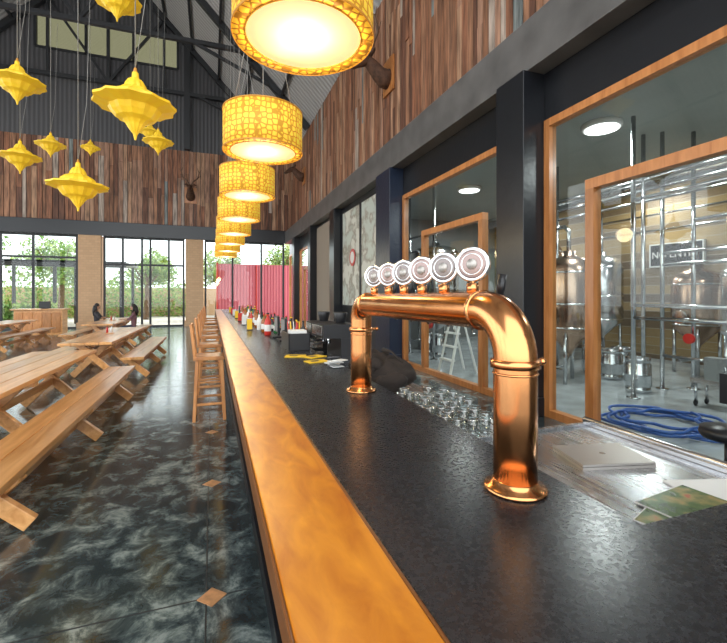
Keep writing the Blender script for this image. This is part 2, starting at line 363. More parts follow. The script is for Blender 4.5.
def tank(x,y,r,h,mat='steel',z0=.6):
    b=MB(); b.lathe([(.05,z0-.1),(.08,z0),(r*.9,z0+.35),(r,z0+.42),(r,h-.25),(r*.85,h-.08),(r*.45,h),(.12,h+.03),(.12,h+.12),(.02,h+.13)],(x,y,0),mat,32)
    for z in (z0+.45,(z0+h)/2,h-.3): b.lathe([(r,z-.02),(r+.015,z),(r,z+.02)],(x,y,0),'chrome',32)
    for a in range(4):
        t=a*math.pi/2+.6; b.cyl((x+r*.85*math.cos(t),y+r*.85*math.sin(t),0),(x+r*.85*math.cos(t),y+r*.85*math.sin(t),z0+.5),.035,'steel',10)
    b.tube([(x-r-.02,y,h*.55),(x-r-.10,y,h*.55)],.14,'chrome',20); b.tube([(x,y,h+.1),(x,y,h+.5),(x,y+.1,h+.6),(x,y+.35,h+.6)],.04,'steel',10)
    b.tube([(x-.0,y,z0-.05),(x-.1,y,z0-.3),(x-r-.1,y,z0-.3)],.03,'steel',10)
    return b.obj('brewing_tank')
tank(6.5,6.3,.42,2.4,'tank',.6); tank(8.6,4.3,.55,2.3); tank(9.7,6.0,.45,2.2,'tank'); tank(8.1,8.9,.6,3.1,'tank'); tank(6.6,11.6,.7,3.2); tank(9.6,10.6,.7,3.2,'tank'); tank(8.9,1.6,.6,2.9); tank(9.8,8.4,.5,2.7); tank(6.9,8.3,.45,2.6)
def keg(x,y):
    b=MB(); b.lathe([(.15,0),(.19,.02),(.19,.08),(.17,.10),(.20,.14),(.20,.30),(.205,.31),(.20,.32),(.20,.48),(.17,.52),(.19,.54),(.19,.60),(.175,.60),(.16,.53),(.03,.54),(.03,.57)],(x,y,.0),'steel',24); b.obj('beer_keg')
for p in ((7.5,6.2),(7.95,6.35),(7.6,6.75),(5.9,10.2),(5.9,10.75),(6.9,5.2),(9.4,3.4)): keg(*p)
def postrack(pts,z,name='steel_pipework',valve=True):
    b=MB()
    for (x,y) in pts: b.cyl((x,y,0),(x,y,4.55),.035,'steel',10); b.cyl((x,y,0),(x,y,.02),.1,'steel',12)
    for q in z:
        for a,c in zip(pts,pts[1:]): b.cyl((*a,q),(*c,q),.03,'steel',10)
    b.tube([(pts[0][0]-.08,pts[0][1],.9),(pts[0][0]-.14,pts[0][1],.9)],.09,'redp' if valve else 'chrome',14)
    b.obj(name)
postrack([(6.4,3.2),(6.4,4.9)],(1.3,1.5,3.2),valve=False); postrack([(7.5,3.3),(7.5,5.2)],(.6,2.2,2.4,3.6)); postrack([(10.5,2.5),(10.5,9)],(3.3,3.7,4.1)); postrack([(7.3,7.4),(7.3,5.4),(7.3,2.6)],(3.35,3.55,3.75)); postrack([(5.4,9.6),(5.4,11.0),(5.4,12.5)],(2.6,2.9,3.3)); postrack([(8.0,5.0),(8.0,3.2),(8.0,2.0)],(3.0,3.9))
b=MB()
b.tube([(8.9,-1,4.1),(8.9,12,4.1)],.16,'steel',16)
for y in range(0,12,3): b.cyl((8.9,y,4.2),(8.9,y,4.59),.015,'steelblk',6)
b.obj('ventilation_duct')
b=MB(); b.box(10.72,10.99,4.4,5.3,0,2.1,'grey'); b.box(10.71,10.72,4.45,5.25,.15,2.05,'steel')
for k in range(4): b.tube([(10.71,4.6+.17*k,1.8),(10.69,4.6+.17*k,1.8)],.03,('redp','green','yellow','redp')[k],10)
b.obj('control_panel_cabinet')
b=MB()   # pump cart
b.box(6.8,7.15,3.7,4.3,.35,.42,'steel'); b.tube([(6.85,4.0,.58),(7.12,4.0,.58)],.14,'steel',16); b.box(6.82,7.0,3.88,4.12,.42,.75,'grey')
for x in (6.85,7.1):
    for y in (3.75,4.25): b.cyl((x,y,0.06),(x,y,.35),.02,'steel',8); b.ell((x,y,.05),(.05,.02,.05),'plastic',10,6)
b.obj('pump_cart')
b=MB()   # shelf rack with tubs
for x in (5.9,6.3):
    for y in (13.0,14.3): b.box(x-.02,x+.02,y-.02,y+.02,0,2.2,'steel')
for z in (.3,.9,1.5,2.1):
    b.box(5.88,6.32,12.98,14.32,z,z+.03,'steel')
    for k in range(4): b.box(5.95,6.25,13.05+.32*k,13.28+.32*k,z+.03,z+.28,('white','hose','grey','amber')[(k+int(z*3))%4])
b.obj('storage_rack')
# sign
b=MB(); b.box(10.93,10.985,6.60,7.90,2.42,2.98,'plastic')
for (a,c,d,e) in ((6.60,7.90,2.40,2.43),(6.60,7.90,2.97,3.0),(6.59,6.62,2.40,3.0),(7.88,7.91,2.40,3.0)): b.box(10.91,10.985,a,c,d,e,'paper')
sign=b.obj('no_entry_sign')
cu=bpy.data.curves.new('lettering','FONT'); cu.body='NO ENTRY'; cu.size=.24; cu.extrude=.004; cu.align_x='CENTER'; cu.align_y='CENTER'; cu.materials.append(M['paper'])
t=bpy.data.objects.new('lettering',cu); scene.collection.objects.link(t); t.location=(10.92,7.25,2.7); t.rotation_euler=(math.pi/2,0,-math.pi/2); t.parent=sign
# hose
b=MB(); pts=[]
for k in range(0,241):
    t=k/24*2*math.pi/2; r=.50+.13*math.sin(k*.21)+.04*math.sin(k*.77)
    pts.append((5.38+r*1.05*math.cos(t)+.06*math.sin(k*.05),3.72+r*1.05*math.sin(t),.025+.012*(k//30)+.008*math.sin(k*.3)))
b.tube(pts,.020,'hose',8); b.obj('coiled_blue_hose')
# ladder
b=MB(); lx,ly=5.0,7.9
for s_ in (-.24,.24):
    b.beam((lx-.3,ly+s_,0),(lx,ly+s_*.8,1.3),.05,.03,'white'); b.beam((lx+.35,ly+s_,0),(lx,ly+s_*.8,1.3),.04,.03,'white')
for k in range(1,5):
    f=k/4.6; b.box(lx-.3+.3*f-.06,lx-.3+.3*f+.06,ly-.23,ly+.23,1.3*f-.015,1.3*f+.015,'white')
b.box(lx-.12,lx+.12,ly-.22,ly+.22,1.29,1.33,'white'); b.obj('step_ladder')
# ------------------------------------------------------------------ back glazing & columns
for x0,x1 in ((-6.35,-5.35),(-1.35,-.45),(-12.6,-11.6)):
    b=MB(); b.box(x0,x1,YB-.2,YB+.45,0,4.75,'brickc'); b.box(x0-.06,x1+.06,YB-.26,YB+.5,0,.3,'brickc'); b.obj('wall_column')
def backwin(i,x0,x1,ms,tz):
    b=MB()
    for x in [x0+.04]+ms+[x1-.04]: b.box(x-.05,x+.05,YB,YB+.1,0,4.75,'steelblk')
    for z in [.04]+tz+[4.7]: b.box(x0,x1,YB+.001,YB+.09,z-.05,z+.05,'steelblk')
    b.box(x0,x1,YB+.04,YB+.05,.05,4.7,'glass'); b.obj('window_%d'%i)
backwin(6,-5.28,-1.42,[-4.4,-3.5,-3.1,-2.2],[3.3])
backwin(7,-11.5,-6.42,[-9.6,-8.3],[3.6])
backwin(8,-.38,XW-.32,[1.1,2.7],[])
# ------------------------------------------------------------------ outside
b=MB(); b.box(.4,13,31,34,-.2,3.9,'red'); b.box(.3,.4,30.95,34.05,-.2,4.0,'redp')
for x in (3,6,9): b.box(x-.04,x+.04,30.93,31,-.2,3.9,'redp')
b.obj('shipping_container')
b=MB()
for x in (-12,-8.6,-5.2): 
    b.box(x-.08,x+.08,29,29.16,-.21,3.6,'steelblk'); b.box(x-.08,x+.08,33,33.16,-.21,3.6,'steelblk')
b.box(-12.3,-4.9,28.8,33.4,3.6,3.72,'grey'); b.box(-12.3,-4.9,28.8,28.86,3.35,3.72,'steelblk'); b.obj('patio_pergola')
b=MB(); b.box(-30,18,43,43.3,-.3,2.4,'brickc'); b.obj('boundary_wall')
def leaf(b,p,s_,i):
    u=Vector((random.gauss(0,1),random.gauss(0,1),random.gauss(0,1))).normalized(); v=u.orthogonal().normalized()
    f=b.bm.faces.new([b.bm.verts.new(p+u*s_),b.bm.verts.new(p+v*s_*.5),b.bm.verts.new(p-u*s_),b.bm.verts.new(p-v*s_*.5)]); f.material_index=random.choice(i)
def tree(x,y,h,r,n,mat,name='tree'):
    b=MB(); b.tube([(x,y,-.22),(x+.1,y,h*.35),(x-.1,y+.1,h*.7)],[.22,.17,.1],'bark',10)
    for k in range(6):
        a=k*1.05; b.tube([(x,y,h*.4+.08*k),(x+r*.4*math.cos(a),y+r*.4*math.sin(a),h*.62),(x+r*.7*math.cos(a),y+r*.7*math.sin(a),h*.78)],[.09,.05,.02],'bark',6)
    i=[b.mi(mat),b.mi('leafb' if mat=='leaf' else 'leaf')]
    cl=[(Vector((random.uniform(-.65,.65)*r,random.uniform(-.65,.65)*r,random.uniform(-.5,.5)*r*.9)),random.uniform(.3,.45)*r) for _ in range(14)]
    for k in range(n):
        c,cr=random.choice(cl); d=Vector((random.gauss(0,1),random.gauss(0,1),random.gauss(0,1))).normalized()*cr*random.uniform(.6,1.0)
        leaf(b,Vector((x,y,h*.66))+c+d,random.uniform(.09,.17),i)
    b.obj(name,recalc=False)
tree(-15.6,30.6,6.0,2.6,4200,'leaf'); tree(-10.6,37.0,6.5,2.8,3800,'leafb'); tree(-17,37,8,2.9,3500,'leaf'); tree(-4.9,37,5.6,2.4,3200,'leafb'); tree(0.4,37.4,6.0,2.2,3000,'leaf'); tree(5.6,37.6,7.2,2.4,3000,'leafb')
def hedge(x0,x1,y0,y1,z,n):
    b=MB(); i=[b.mi('leaf'),b.mi('leafb')]
    for k in range(n): leaf(b,Vector((random.uniform(x0,x1),random.uniform(y0,y1),random.uniform(-.2,z))),random.uniform(.08,.16),i)
    b.obj('garden_hedge',recalc=False)
hedge(-12.6,-8,26.6,27.6,1.2,3500); hedge(-16,-1,41.2,42.2,3.0,6000)
for y in (0,6,12,18,24.5):
    b=MB(); b.box(XL+.02,XL+.35,y-.16,y+.16,0,ZE-.3,'black'); b.box(XL,XL+.4,y-.2,y+.2,0,.3,'black'); b.obj('wall_column',bevel=.01)
# ------------------------------------------------------------------ bar
BX0,BX1,BZ=.127,1.065,1.05
b=MB()
b.prism([(BX0+.262,-1),(2.9,-1),(2.9,.79),(BX1,.79),(BX1,20),(BX0+.262,20)],BZ-.07,BZ,'slab')
b.box(BX0,BX0+.008,-1,20,BZ-.07,BZ+.002,'edge'); b.box(BX0+.008,BX0+.252,-1,20,BZ-.07,BZ+.003,'strip'); b.box(BX0+.252,BX0+.262,-1,20,BZ-.07,BZ+.002,'edge')
b.box(.30,.98,-1,19.8,0,BZ-.07,'black')
b.box(.98,2.8,-1,.7,0,BZ-.07,'black')
for k in range(14): b.box(.285,.30,-.9+1.48*k,.50-.12+1.48*k,.18,BZ-.15,'black')
b.box(.27,.30,-1,19.8,0,.12,'black')
b.obj('bar_counter',bevel=.004)
# back-of-bar steel sink counter
b=MB()
b.box(1.10,2.15,.80,1.95,.84,.87,'steelb')
b.box(2.12,2.15,.80,1.95,.87,.90,'steelb'); b.box(1.10,2.12,1.92,1.95,.87,.885,'steelb')
b.tube([(2.135,.80,.90),(2.135,1.95,.90)],.018,'steelb',12)
for x in (1.16,2.08):
    for y in (.88,1.88): b.cyl((x,y,0),(x,y,.84),.025,'steel',12)
b.box(1.14,2.10,.84,1.92,.25,.28,'steelb')
b.tube([(1.22,.84,.871),(1.30,1.15,.873),(1.34,1.5,.873),(1.32,1.88,.871)],.010,'steelb',10)
b.obj('steel_work_counter',bevel=.003)
b=MB(); b.box(1.085,1.72,2.0,18.5,.80,.86,'steelb'); b.box(1.085,1.68,2.02,18.5,.08,.80,'black')
for k in range(14): b.box(1.68,1.70,2.1+1.17*k,3.2+1.17*k,.15,.75,'steelb'); b.cyl((1.72,2.5+1.17*k,.65),(1.72,2.8+1.17*k,.65),.01,'chrome',8)
b.obj('back_bar_cabinet',bevel=.003)
# laptop
b=MB(); b.box(1.58,1.93,1.38,1.63,.871,.884,'silver',rz=-.25); b.box(1.58,1.93,1.38,1.63,.887,.897,'silver',rz=-.25); b.box(1.585,1.925,1.385,1.625,.884,.887,'plastic',rz=-.25)
b.tube([(1.76,1.505,.897),(1.76,1.505,.8975)],.015,'steel',16); b.obj('closed_laptop',bevel=.004)
for (x,y,z,r,mt) in ((1.56,1.00,.871,.35,'cover'),(1.90,1.08,.871,-.3,'paper'),(1.66,1.04,.8765,.12,'cover')):
    b=MB(); b.box(x-.16,x+.16,y-.115,y+.115,z,z+.004,'paper',rz=r); b.box(x-.155,x+.155,y-.11,y+.11,z+.004,z+.005,mt,rz=r); b.obj('magazine')
# glasses
b=MB()
for i in range(8):
    for j in range(6):
        x=1.14+.088*j+random.uniform(-.012,.012); y=2.06+.1*i+random.uniform(-.012,.012); h=random.choice((.08,.09,.11,.12))
        b.lathe([(.024,0),(.028,.004),(.036,h),(.034,h),(.026,.012),(.0,.012)],(x,y,.861),'cup',14,caps=False)
        b.lathe([(.036,h-.003),(.0375,h),(.034,h)],(x,y,.861),'chrome',14,caps=False)
        b.lathe([(.024,.0),(.025,.004),(.0,.005)],(x,y,.861),'chrome',12)
b.obj('drinking_glasses',recalc=True)
# bag
me=MB()
for (cx,cy,cz,rx,ry,rz_) in ((1.40,3.25,1.0,.22,.24,.11),(1.36,3.55,1.02,.20,.22,.13),(1.28,3.38,1.05,.12,.26,.09),(1.5,3.42,1.0,.14,.3,.11),(1.34,3.08,.97,.14,.14,.08)):
    me.ell((cx,cy,cz),(rx,ry,rz_),'cloth',32,22)
me.tube([(1.2,3.1,1.05),(1.15,3.2,1.14),(1.2,3.4,1.17),(1.28,3.55,1.12)],.018,'cloth',8); me.tube([(1.5,3.2,1.08),(1.45,3.3,1.17),(1.45,3.5,1.17)],.015,'cloth',8)
o=me.obj('backpack'); tx=bpy.data.textures.new('lump','CLOUDS'); tx.noise_scale=.09; md=o.modifiers.new('d','DISPLACE'); md.texture=tx; md.strength=.09; md.mid_level=.5
# ------------------------------------------------------------------ beer tower
TX=.89; TZ=1.60; R=.066
b=MB()
Yn,Yf=1.072,2.51; ER=.15
pts=[(TX,Yn,BZ+.01),(TX,Yn,1.30)]+[(TX,Yn+ER-ER*math.cos(t),TZ-ER+ER*math.sin(t)) for t in [math.pi/2*k/10 for k in range(11)]]
e2=.10
pts+=[(TX,1.5,TZ),(TX,2.1,TZ)]+[(TX,Yf-e2+e2*math.sin(t),TZ-e2+e2*math.cos(t)) for t in [math.pi/2*k/8 for k in range(9)]]+[(TX,Yf,1.3),(TX,Yf,BZ+.01)]
b.tube(pts,R,'copper',36)
for y in (Yn,Yf):
    b.lathe([(R+.028,0),(R+.03,.006),(R+.024,.012),(R+.008,.018),(R+.003,.028),(R,.032)],(TX,y,BZ+.001),'copper',36)
    b.lathe([(R,-.014),(R+.009,-.012),(R+.010,0),(R+.009,.012),(R,.014)],(TX,y,1.44),'copper',36)
    b.lathe([(R,-.004),(R+.004,0),(R,.004)],(TX,y,1.41),'copper',36)
    b.cyl((TX+R+.005,y,1.44),(TX+R+.035,y,1.44),.009,'copper',10); b.ell((TX+R+.04,y,1.44),(.013,.013,.013),'copper',10,6)
for y in (Yn+ER+.02,Yf-e2-.03):
    Ry=Matrix.Rotation(math.pi/2,3,'X'); b.lathe([(R,-.008),(R+.005,-.006),(R+.005,.006),(R,.008)],(TX,y,TZ),'copper',36,mtx=Ry)
ang=math.atan2(-.62,-.78)
nrm=Vector((math.cos(ang),math.sin(ang),0.0)); side=Vector((-nrm.y,nrm.x,0))
mt=Matrix((side,Vector((0,0,1)),side.cross(Vector((0,0,1))))).transposed()
if (mt@Vector((0,0,1))).dot(nrm)<0: mt=mt@Matrix.Diagonal(Vector((-1,1,-1)))
for q,y in enumerate((1.30,1.50,1.69,1.88,2.07,2.28)):
    b.cyl((TX,y,TZ+R-.005),(TX,y,TZ+R+.03),.022,'copper',14); b.cyl((TX,y,TZ+R+.03),(TX,y,1.72),.010,'chrome',10)
    c=Vector((TX,y,1.765)); rr=.064
    b.lathe([(rr-.008,-.014),(rr,-.009),(rr,.007),(rr-.006,.012),(rr-.011,.009)],c,'chrome',36,mtx=mt)
    b.lathe([(rr-.012,.0092),(rr-.018,.0105),(.0,.0115)],c,'badge' if q%2 else 'badge2',36,mtx=mt)
    b.lathe([(rr-.024,.0108),(rr-.026,.0125),(rr-.028,.0112)],c,'chrome',32,mtx=mt,caps=False)
    b.lathe([(.020,.011),(.018,.0135),(.0,.0145)],c,'silver',24,mtx=mt)
    b.cyl((TX+R-.01,y,TZ-.0),(TX+R+.06,y,TZ),.016,'chrome',12); b.tube([(TX+R+.05,y,TZ+.02),(TX+R+.06,y,TZ-.01),(TX+R+.075,y,TZ-.09)],[.014,.016,.010],'chrome',12)
    b.cyl((TX+R+.05,y,TZ+.01),(TX+R+.055,y,TZ+.09),.008,'chrome',8); b.cyl((TX+R+.055,y,TZ+.05),(TX+R+.065,y,TZ+.13),.013,'plastic',10,r1=.018)
b.obj('beer_tap_tower')
# ------------------------------------------------------------------ bar-top items
b=MB()
b.box(.78,1.02,4.55,5.05,BZ+.001,BZ+.012,'plastic')
for (a,c,d,e) in ((.78,.792,4.55,5.05),(1.008,1.02,4.55,5.05),(.78,1.02,4.55,4.562),(.78,1.02,5.038,5.05),(.78,1.02,4.8,4.81)): b.box(a,c,d,e,BZ+.012,BZ+.19,'plastic')
b.box(.81,.99,4.60,4.78,BZ+.012,BZ+.22,'paper')
for k in range(5): b.cyl((.85+.03*k,4.9,BZ+.013),(.83+.035*k,4.92,BZ+.30),.006,('redp','yellow','paper')[k%3],8)
b.obj('bar_caddy',bevel=.003)
for x,y,rz in ((.90,3.75,.2),(.78,4.15,-.3),(.95,4.05,.5)):
    b=MB(); b.box(x-.1,x+.1,y-.07,y+.07,BZ+.001,BZ+.008,'yellow',rz=rz); b.box(x-.06,x+.02,y-.03,y+.03,BZ+.008,BZ+.009,'plastic',rz=rz); b.obj('yellow_menu_card')
b=MB()
for k in range(9):
    x=.98+random.uniform(-.03,.03); y=3.45+random.uniform(-.12,.12); b.box(x-.05,x+.05,y-.04,y+.04,BZ+.001+.008*k,BZ+.007+.008*k,'paper',rz=random.uniform(-.5,.5))
b.obj('napkin_stack')
def bottle(x,y,h,r,mat,cap='plastic',z=BZ+.001):
    b=MB(); b.lathe([(r*.9,0),(r,.01),(r,h*.58),(r*.8,h*.68),(r*.36,h*.8),(r*.34,h*.94)],(x,y,z),mat,16); b.lathe([(r*.4,h*.94),(r*.4,h)],(x,y,z),cap,12)
    b.lathe([(r*1.01,h*.18),(r*1.02,h*.19),(r*1.02,h*.46),(r*1.01,h*.47)],(x,y,z),'paper',16); b.obj('bottle')
cols=['redp','green','amber','plastic','white','plastic','amber','green','amber','plastic']
for k in range(24):
    bottle(.80+.16*(k%2)+random.uniform(-.02,.02),6.55+.26*k,random.uniform(.22,.36),random.uniform(.038,.055),cols[k%10],random.choice(('plastic','redp','yellow')))
for k in range(16):
    bottle(1.22+.16*(k%2)+random.uniform(-.02,.02),6.4+.27*k,random.uniform(.28,.42),random.uniform(.04,.05),cols[(k*3)%10],random.choice(('plastic','redp','yellow')),.861)
for k in range(7):
    x,y=.62,7.6+1.35*k; b=MB(); b.box(x-.05,x+.05,y-.03,y+.03,BZ+.001,BZ+.015,'plastic'); b.box(x-.045,x+.045,y-.004,y+.004,BZ+.015,BZ+.20,('yellow','paper','redp')[k%3]); b.obj('menu_stand')
def machine(x,y,w,d,h,name):
    z=.861; b=MB(); b.box(x-w/2,x+w/2,y-d/2,y+d/2,z,z+.08,'plastic'); b.box(x,x+w/2,y-d/2,y+d/2,z+.08,z+h*.65,'plastic'); b.box(x-w/2,x+w/2,y-d/2,y+d/2,z+h*.65,z+h,'plastic')
    b.box(x-w/2-.004,x-w/2,y-d*.4,y+d*.4,z+h*.7,z+h*.95,'steel'); b.box(x-w/2+.01,x-.01,y-d*.42,y+d*.42,z+.08,z+.085,'steel')
    for s_ in (-.2,.2): b.cyl((x-w*.25,y+s_*d,z+h*.65),(x-w*.25,y+s_*d,z+h*.5),.03,'chrome',14); b.cyl((x-w*.3,y+s_*d,z+h*.54),(x-w*.65,y+s_*d,z+h*.5),.012,'plastic',8)
    b.lathe([(.06,0),(.09,.12),(.085,.13)],(x+w*.2,y,z+h),'plastic',16); b.obj(name,bevel=.006)
machine(1.40,4.95,.42,.62,.46,'espresso_machine'); machine(1.42,5.75,.30,.34,.44,'coffee_grinder')
for x,y in ((.92,5.6),(.9,6.1),(.8,13.2)):
    b=MB(); b.box(x-.10,x+.10,y-.13,y+.13,BZ+.001,BZ+.03,'plastic'); b.beam((x,y,BZ+.03),(x+.02,y,BZ+.14),.05,.03,'plastic'); b.beam((x-.02,y-.16,BZ+.2),(x-.02,y+.16,BZ+.2),.03,.22,'plastic'); b.box(x-.038,x-.036,y-.14,y+.14,BZ+.11,BZ+.29,'grey'); b.obj('pos_terminal',bevel=.004)
# ------------------------------------------------------------------ bar stools
def stool(x,y,mat='stool'):
    b=MB(); sh=.82
    for sx in (-.17,.17):
        for sy in (-.17,.17):
            b.beam((x+sx*1.12,y+sy*1.12,0),(x+sx*.9,y+sy*.9,sh-.02),.042,.042,mat,up=(0,1,0))
    for z,f in ((.22,1.06),(.45,1.0)):
        for s_ in (-1,1):
            b.beam((x-.17*f,y+s_*.17*f,z+.03*(s_>0)),(x+.17*f,y+s_*.17*f,z+.03*(s_>0)),.03,.03,mat); b.beam((x+s_*.17*f,y-.17*f,z),(x+s_*.17*f,y+.17*f,z),.03,.03,mat)
    b.box(x-.2,x+.2,y-.2,y+.2,sh-.02,sh+.03,mat)
    for sy in (-.17,.17): b.beam((x-.18,y+sy,sh),(x-.23,y+sy,1.28),.04,.035,mat,up=(1,0,0))
    for z in (1.0,1.11,1.24): b.beam((x-.18-.05*(z-sh)/.46,y-.17,z),(x-.18-.05*(z-sh)/.46,y+.17,z),.022,.07,mat)
    b.obj('bar_stool',bevel=.005)
for k in range(8): stool(-.03,6.1+1.5*k)
# ------------------------------------------------------------------ picnic tables & benches
def bench(x0,x1,y0,y1,tr,name='wooden_bench',zt=.46,mat='bench'):
    b=MB(); xc=(x0+x1)/2; w=(x1-x0)
    n=2
    for k in range(n): b.box(x0+k*w/n+.003,x0+(k+1)*w/n-.003,y0,y1,zt-.055,zt,mat)
    for y in tr:
        h=zt-.055
        for s_ in (-1,1):
            b.beam((xc-s_*(w/2+.03),y+s_*.031,.045),(xc+s_*(w/2-.06),y+s_*.031,h-.01),.06,.11,mat,up=(1,0,.0))
        b.box(x0+.03,x1-.03,y-.06,y+.06,h-.06,h,mat)
    b.beam((xc,tr[0],zt*.48),(xc,tr[-1],zt*.48),.05,.09,mat)
    return b.obj(name,bevel=.006)
def table(x0,x1,y0,y1,tr,zt=.76):
    b=MB(); xc=(x0+x1)/2; w=x1-x0; n=4
    for k in range(n): b.box(x0+k*w/n+.004,x0+(k+1)*w/n-.004,y0,y1,zt-.05,zt,'bench')
    for y in tr:
        h=zt-.05
        for s_ in (-1,1): b.beam((xc-s_*(w/2-.08),y+s_*.031,.045),(xc+s_*(w/2-.18),y+s_*.031,h-.01),.06,.12,'bench',up=(1,0,0))
        b.box(x0+.05,x1-.05,y-.06,y+.06,h-.07,h,'bench')
    b.beam((xc,tr[0],zt*.5),(xc,tr[-1],zt*.5),.05,.10,'bench')
    return b.obj('picnic_table',bevel=.006)
def group(xt,y0,y1,first=False):
    m=(y0+y1)/2
    table(xt-.45,xt+.45,y0,y1,(y0+.6,m,y1-.6))
    tr=(3.62,5.55,7.5) if first else (y0+.25,m,y1-.6)
    bench(xt+.60,xt+1.02,y0-.1,y1-.0,tr); bench(xt-1.02,xt-.60,y0-.1,y1-.0,tr)
group(-2.25,3.25,8.1,True)
group(-2.27,9.3,13.6)
group(-3.4,15.3,19.7)
group(-6.6,14.6,19.0)
group(-6.6,8.6,13.0)
for x,y in ((-2.3,11.5),(-3.4,17.5)):
    b=MB(); b.box(x-.1,x+.1,y-.06,y+.06,.761,.775,'bench'); b.lathe([(.025,0),(.025,.10),(.01,.13),(.01,.15)],(x-.05,y,.775),'redp',12); b.lathe([(.025,0),(.025,.10),(.01,.13),(.01,.15)],(x+.04,y,.775),'paper',12); b.obj('condiment_caddy')
b=MB(); b.box(-7.7,-6.0,21.2,21.9,.0,1.05,'bench'); b.box(-7.8,-5.9,21.1,22.0,1.05,1.11,'bench')
for k in range(5): b.box(-7.68+.33*k,-7.38+.33*k,21.17,21.2,.1,.95,'stool')
b.obj('service_counter',bevel=.01)
b=MB(); b.box(-6.9,-6.5,21.4,21.5,1.13,1.42,'plastic'); b.box(-6.8,-6.6,21.35,21.6,1.111,1.13,'plastic'); b.obj('cash_register')
# ------------------------------------------------------------------ people
def person(name,loc,rz,shirt,hairlen):
    J={'pel':((0,0,.56),.13),'sp':((0,.01,.74),.105),'ch':((0,.0,.95),.125),'nk':((0,.01,1.08),.05),'hd':((0,.02,1.15),.048)}
    E=[('pel','sp'),('sp','ch'),('ch','nk'),('nk','hd')]
    for s_,n in ((-1,'l'),(1,'r')):
        J['sh'+n]=((s_*.165,0,1.0),.055); J['el'+n]=((s_*.22,.13,.82),.04); J['wr'+n]=((s_*.10,.34,.815),.026)
        J['hp'+n]=((s_*.09,.03,.54),.085); J['kn'+n]=((s_*.10,.43,.53),.06); J['an'+n]=((s_*.10,.42,.11),.038); J['to'+n]=((s_*.10,.56,.045),.035)
        E+=[('ch','sh'+n),('sh'+n,'el'+n),('el'+n,'wr'+n),('pel','hp'+n),('hp'+n,'kn'+n),('kn'+n,'an'+n),('an'+n,'to'+n)]
    ks=list(J); me=bpy.data.meshes.new('sk'); me.from_pydata([J[k][0] for k in ks],[(ks.index(a),ks.index(c)) for a,c in E],[])
    o=bpy.data.objects.new('sk',me); scene.collection.objects.link(o)
    md=o.modifiers.new('s','SKIN'); me.skin_vertices
    for i,k in enumerate(ks): me.skin_vertices[0].data[i].radius=(J[k][1],J[k][1]); me.skin_vertices[0].data[i].use_root=(i==0)
    o.modifiers.new('u','SUBSURF').levels=2
    dg=bpy.context.evaluated_depsgraph_get(); ev=o.evaluated_get(dg); m2=bpy.data.meshes.new_from_object(ev)
    bpy.data.objects.remove(o)
    b=MB(); b.mi('skin'); b.mi(shirt); b.mi('jeans'); b.mi('plastic')
    b.bm.from_mesh(m2)
    for f in b.bm.faces:
        c=f.calc_center_median(); f.smooth=True
        if c.z>1.065: k=0
        elif c.z>.62 or (c.z>.57 and c.y<.08): k=0 if (c.y>.2) else 1
        elif c.z<.09: k=3
        else: k=2
        if c.z>.7 and c.y>.2: k=0
        f.material_index=k
    H=Vector((0,.035,1.245)); b.ell(H,(.074,.092,.112),'skin',20,14); b.ell(H+Vector((0,.03,-.06)),(.05,.06,.05),'skin',14,8)
    b.tube([H+Vector((0,.085,.02)),H+Vector((0,.108,-.02)),H+Vector((0,.088,-.03))],[.008,.014,.008],'skin',8)
    for s_ in (-1,1):
        b.ell(H+Vector((s_*.03,.082,.005)),(.014,.008,.008),'eyew',10,6); b.ell(H+Vector((s_*.03,.089,.005)),(.006,.004,.006),'hair',8,6)
        b.ell(H+Vector((s_*.076,.0,-.005)),(.010,.02,.03),'skin',10,6)
    b.ell(H+Vector((0,.084,-.052)),(.022,.008,.007),'lip',10,6)
    b.ell(H+Vector((0,-.018,.022)),(.086,.095,.112),'hair',20,14)
    b.tube([H+Vector((0,-.05,.02)),H+Vector((0,-.085,-.08)),H+Vector((0,-.10,-.18)),H+Vector((0,-.12,-.18-hairlen))],[.085,.085,.08,.03],'hair',14)
    for s_ in (-1,1):
        b.tube([H+Vector((s_*.06,-.02,.03)),H+Vector((s_*.085,-.02,-.07)),H+Vector((s_*.09,.0,-.2))],[.03,.03,.012],'hair',8)
        W=Vector((s_*.10,.34,.815)); b.ell(W+Vector((-s_*.01,.05,-.004)),(.038,.048,.014),'skin',12,8)
        for q,ln in enumerate((.055,.068,.072,.062)):
            x0=W.x-s_*.01+(q-1.5)*.019; b.tube([(x0,W.y+.085,.81),(x0,W.y+.085+ln*.5,.812),(x0,W.y+.085+ln,.80)],[.009,.008,.006],'skin',8)
        b.tube([(W.x-s_*.03,W.y+.03,.81),(W.x-s_*.06,W.y+.06,.81),(W.x-s_*.065,W.y+.09,.805)],[.011,.010,.007],'skin',8)
    return b.obj(name,xf=Matrix.Translation(loc)@Matrix.Rotation(rz,4,'Z'))
person('seated_woman',(-4.16,18.6,0.0),-math.pi/2,'shirt1',.18)
person('seated_woman',(-2.64,17.1,0.0),math.pi/2,'shirt2',.12)
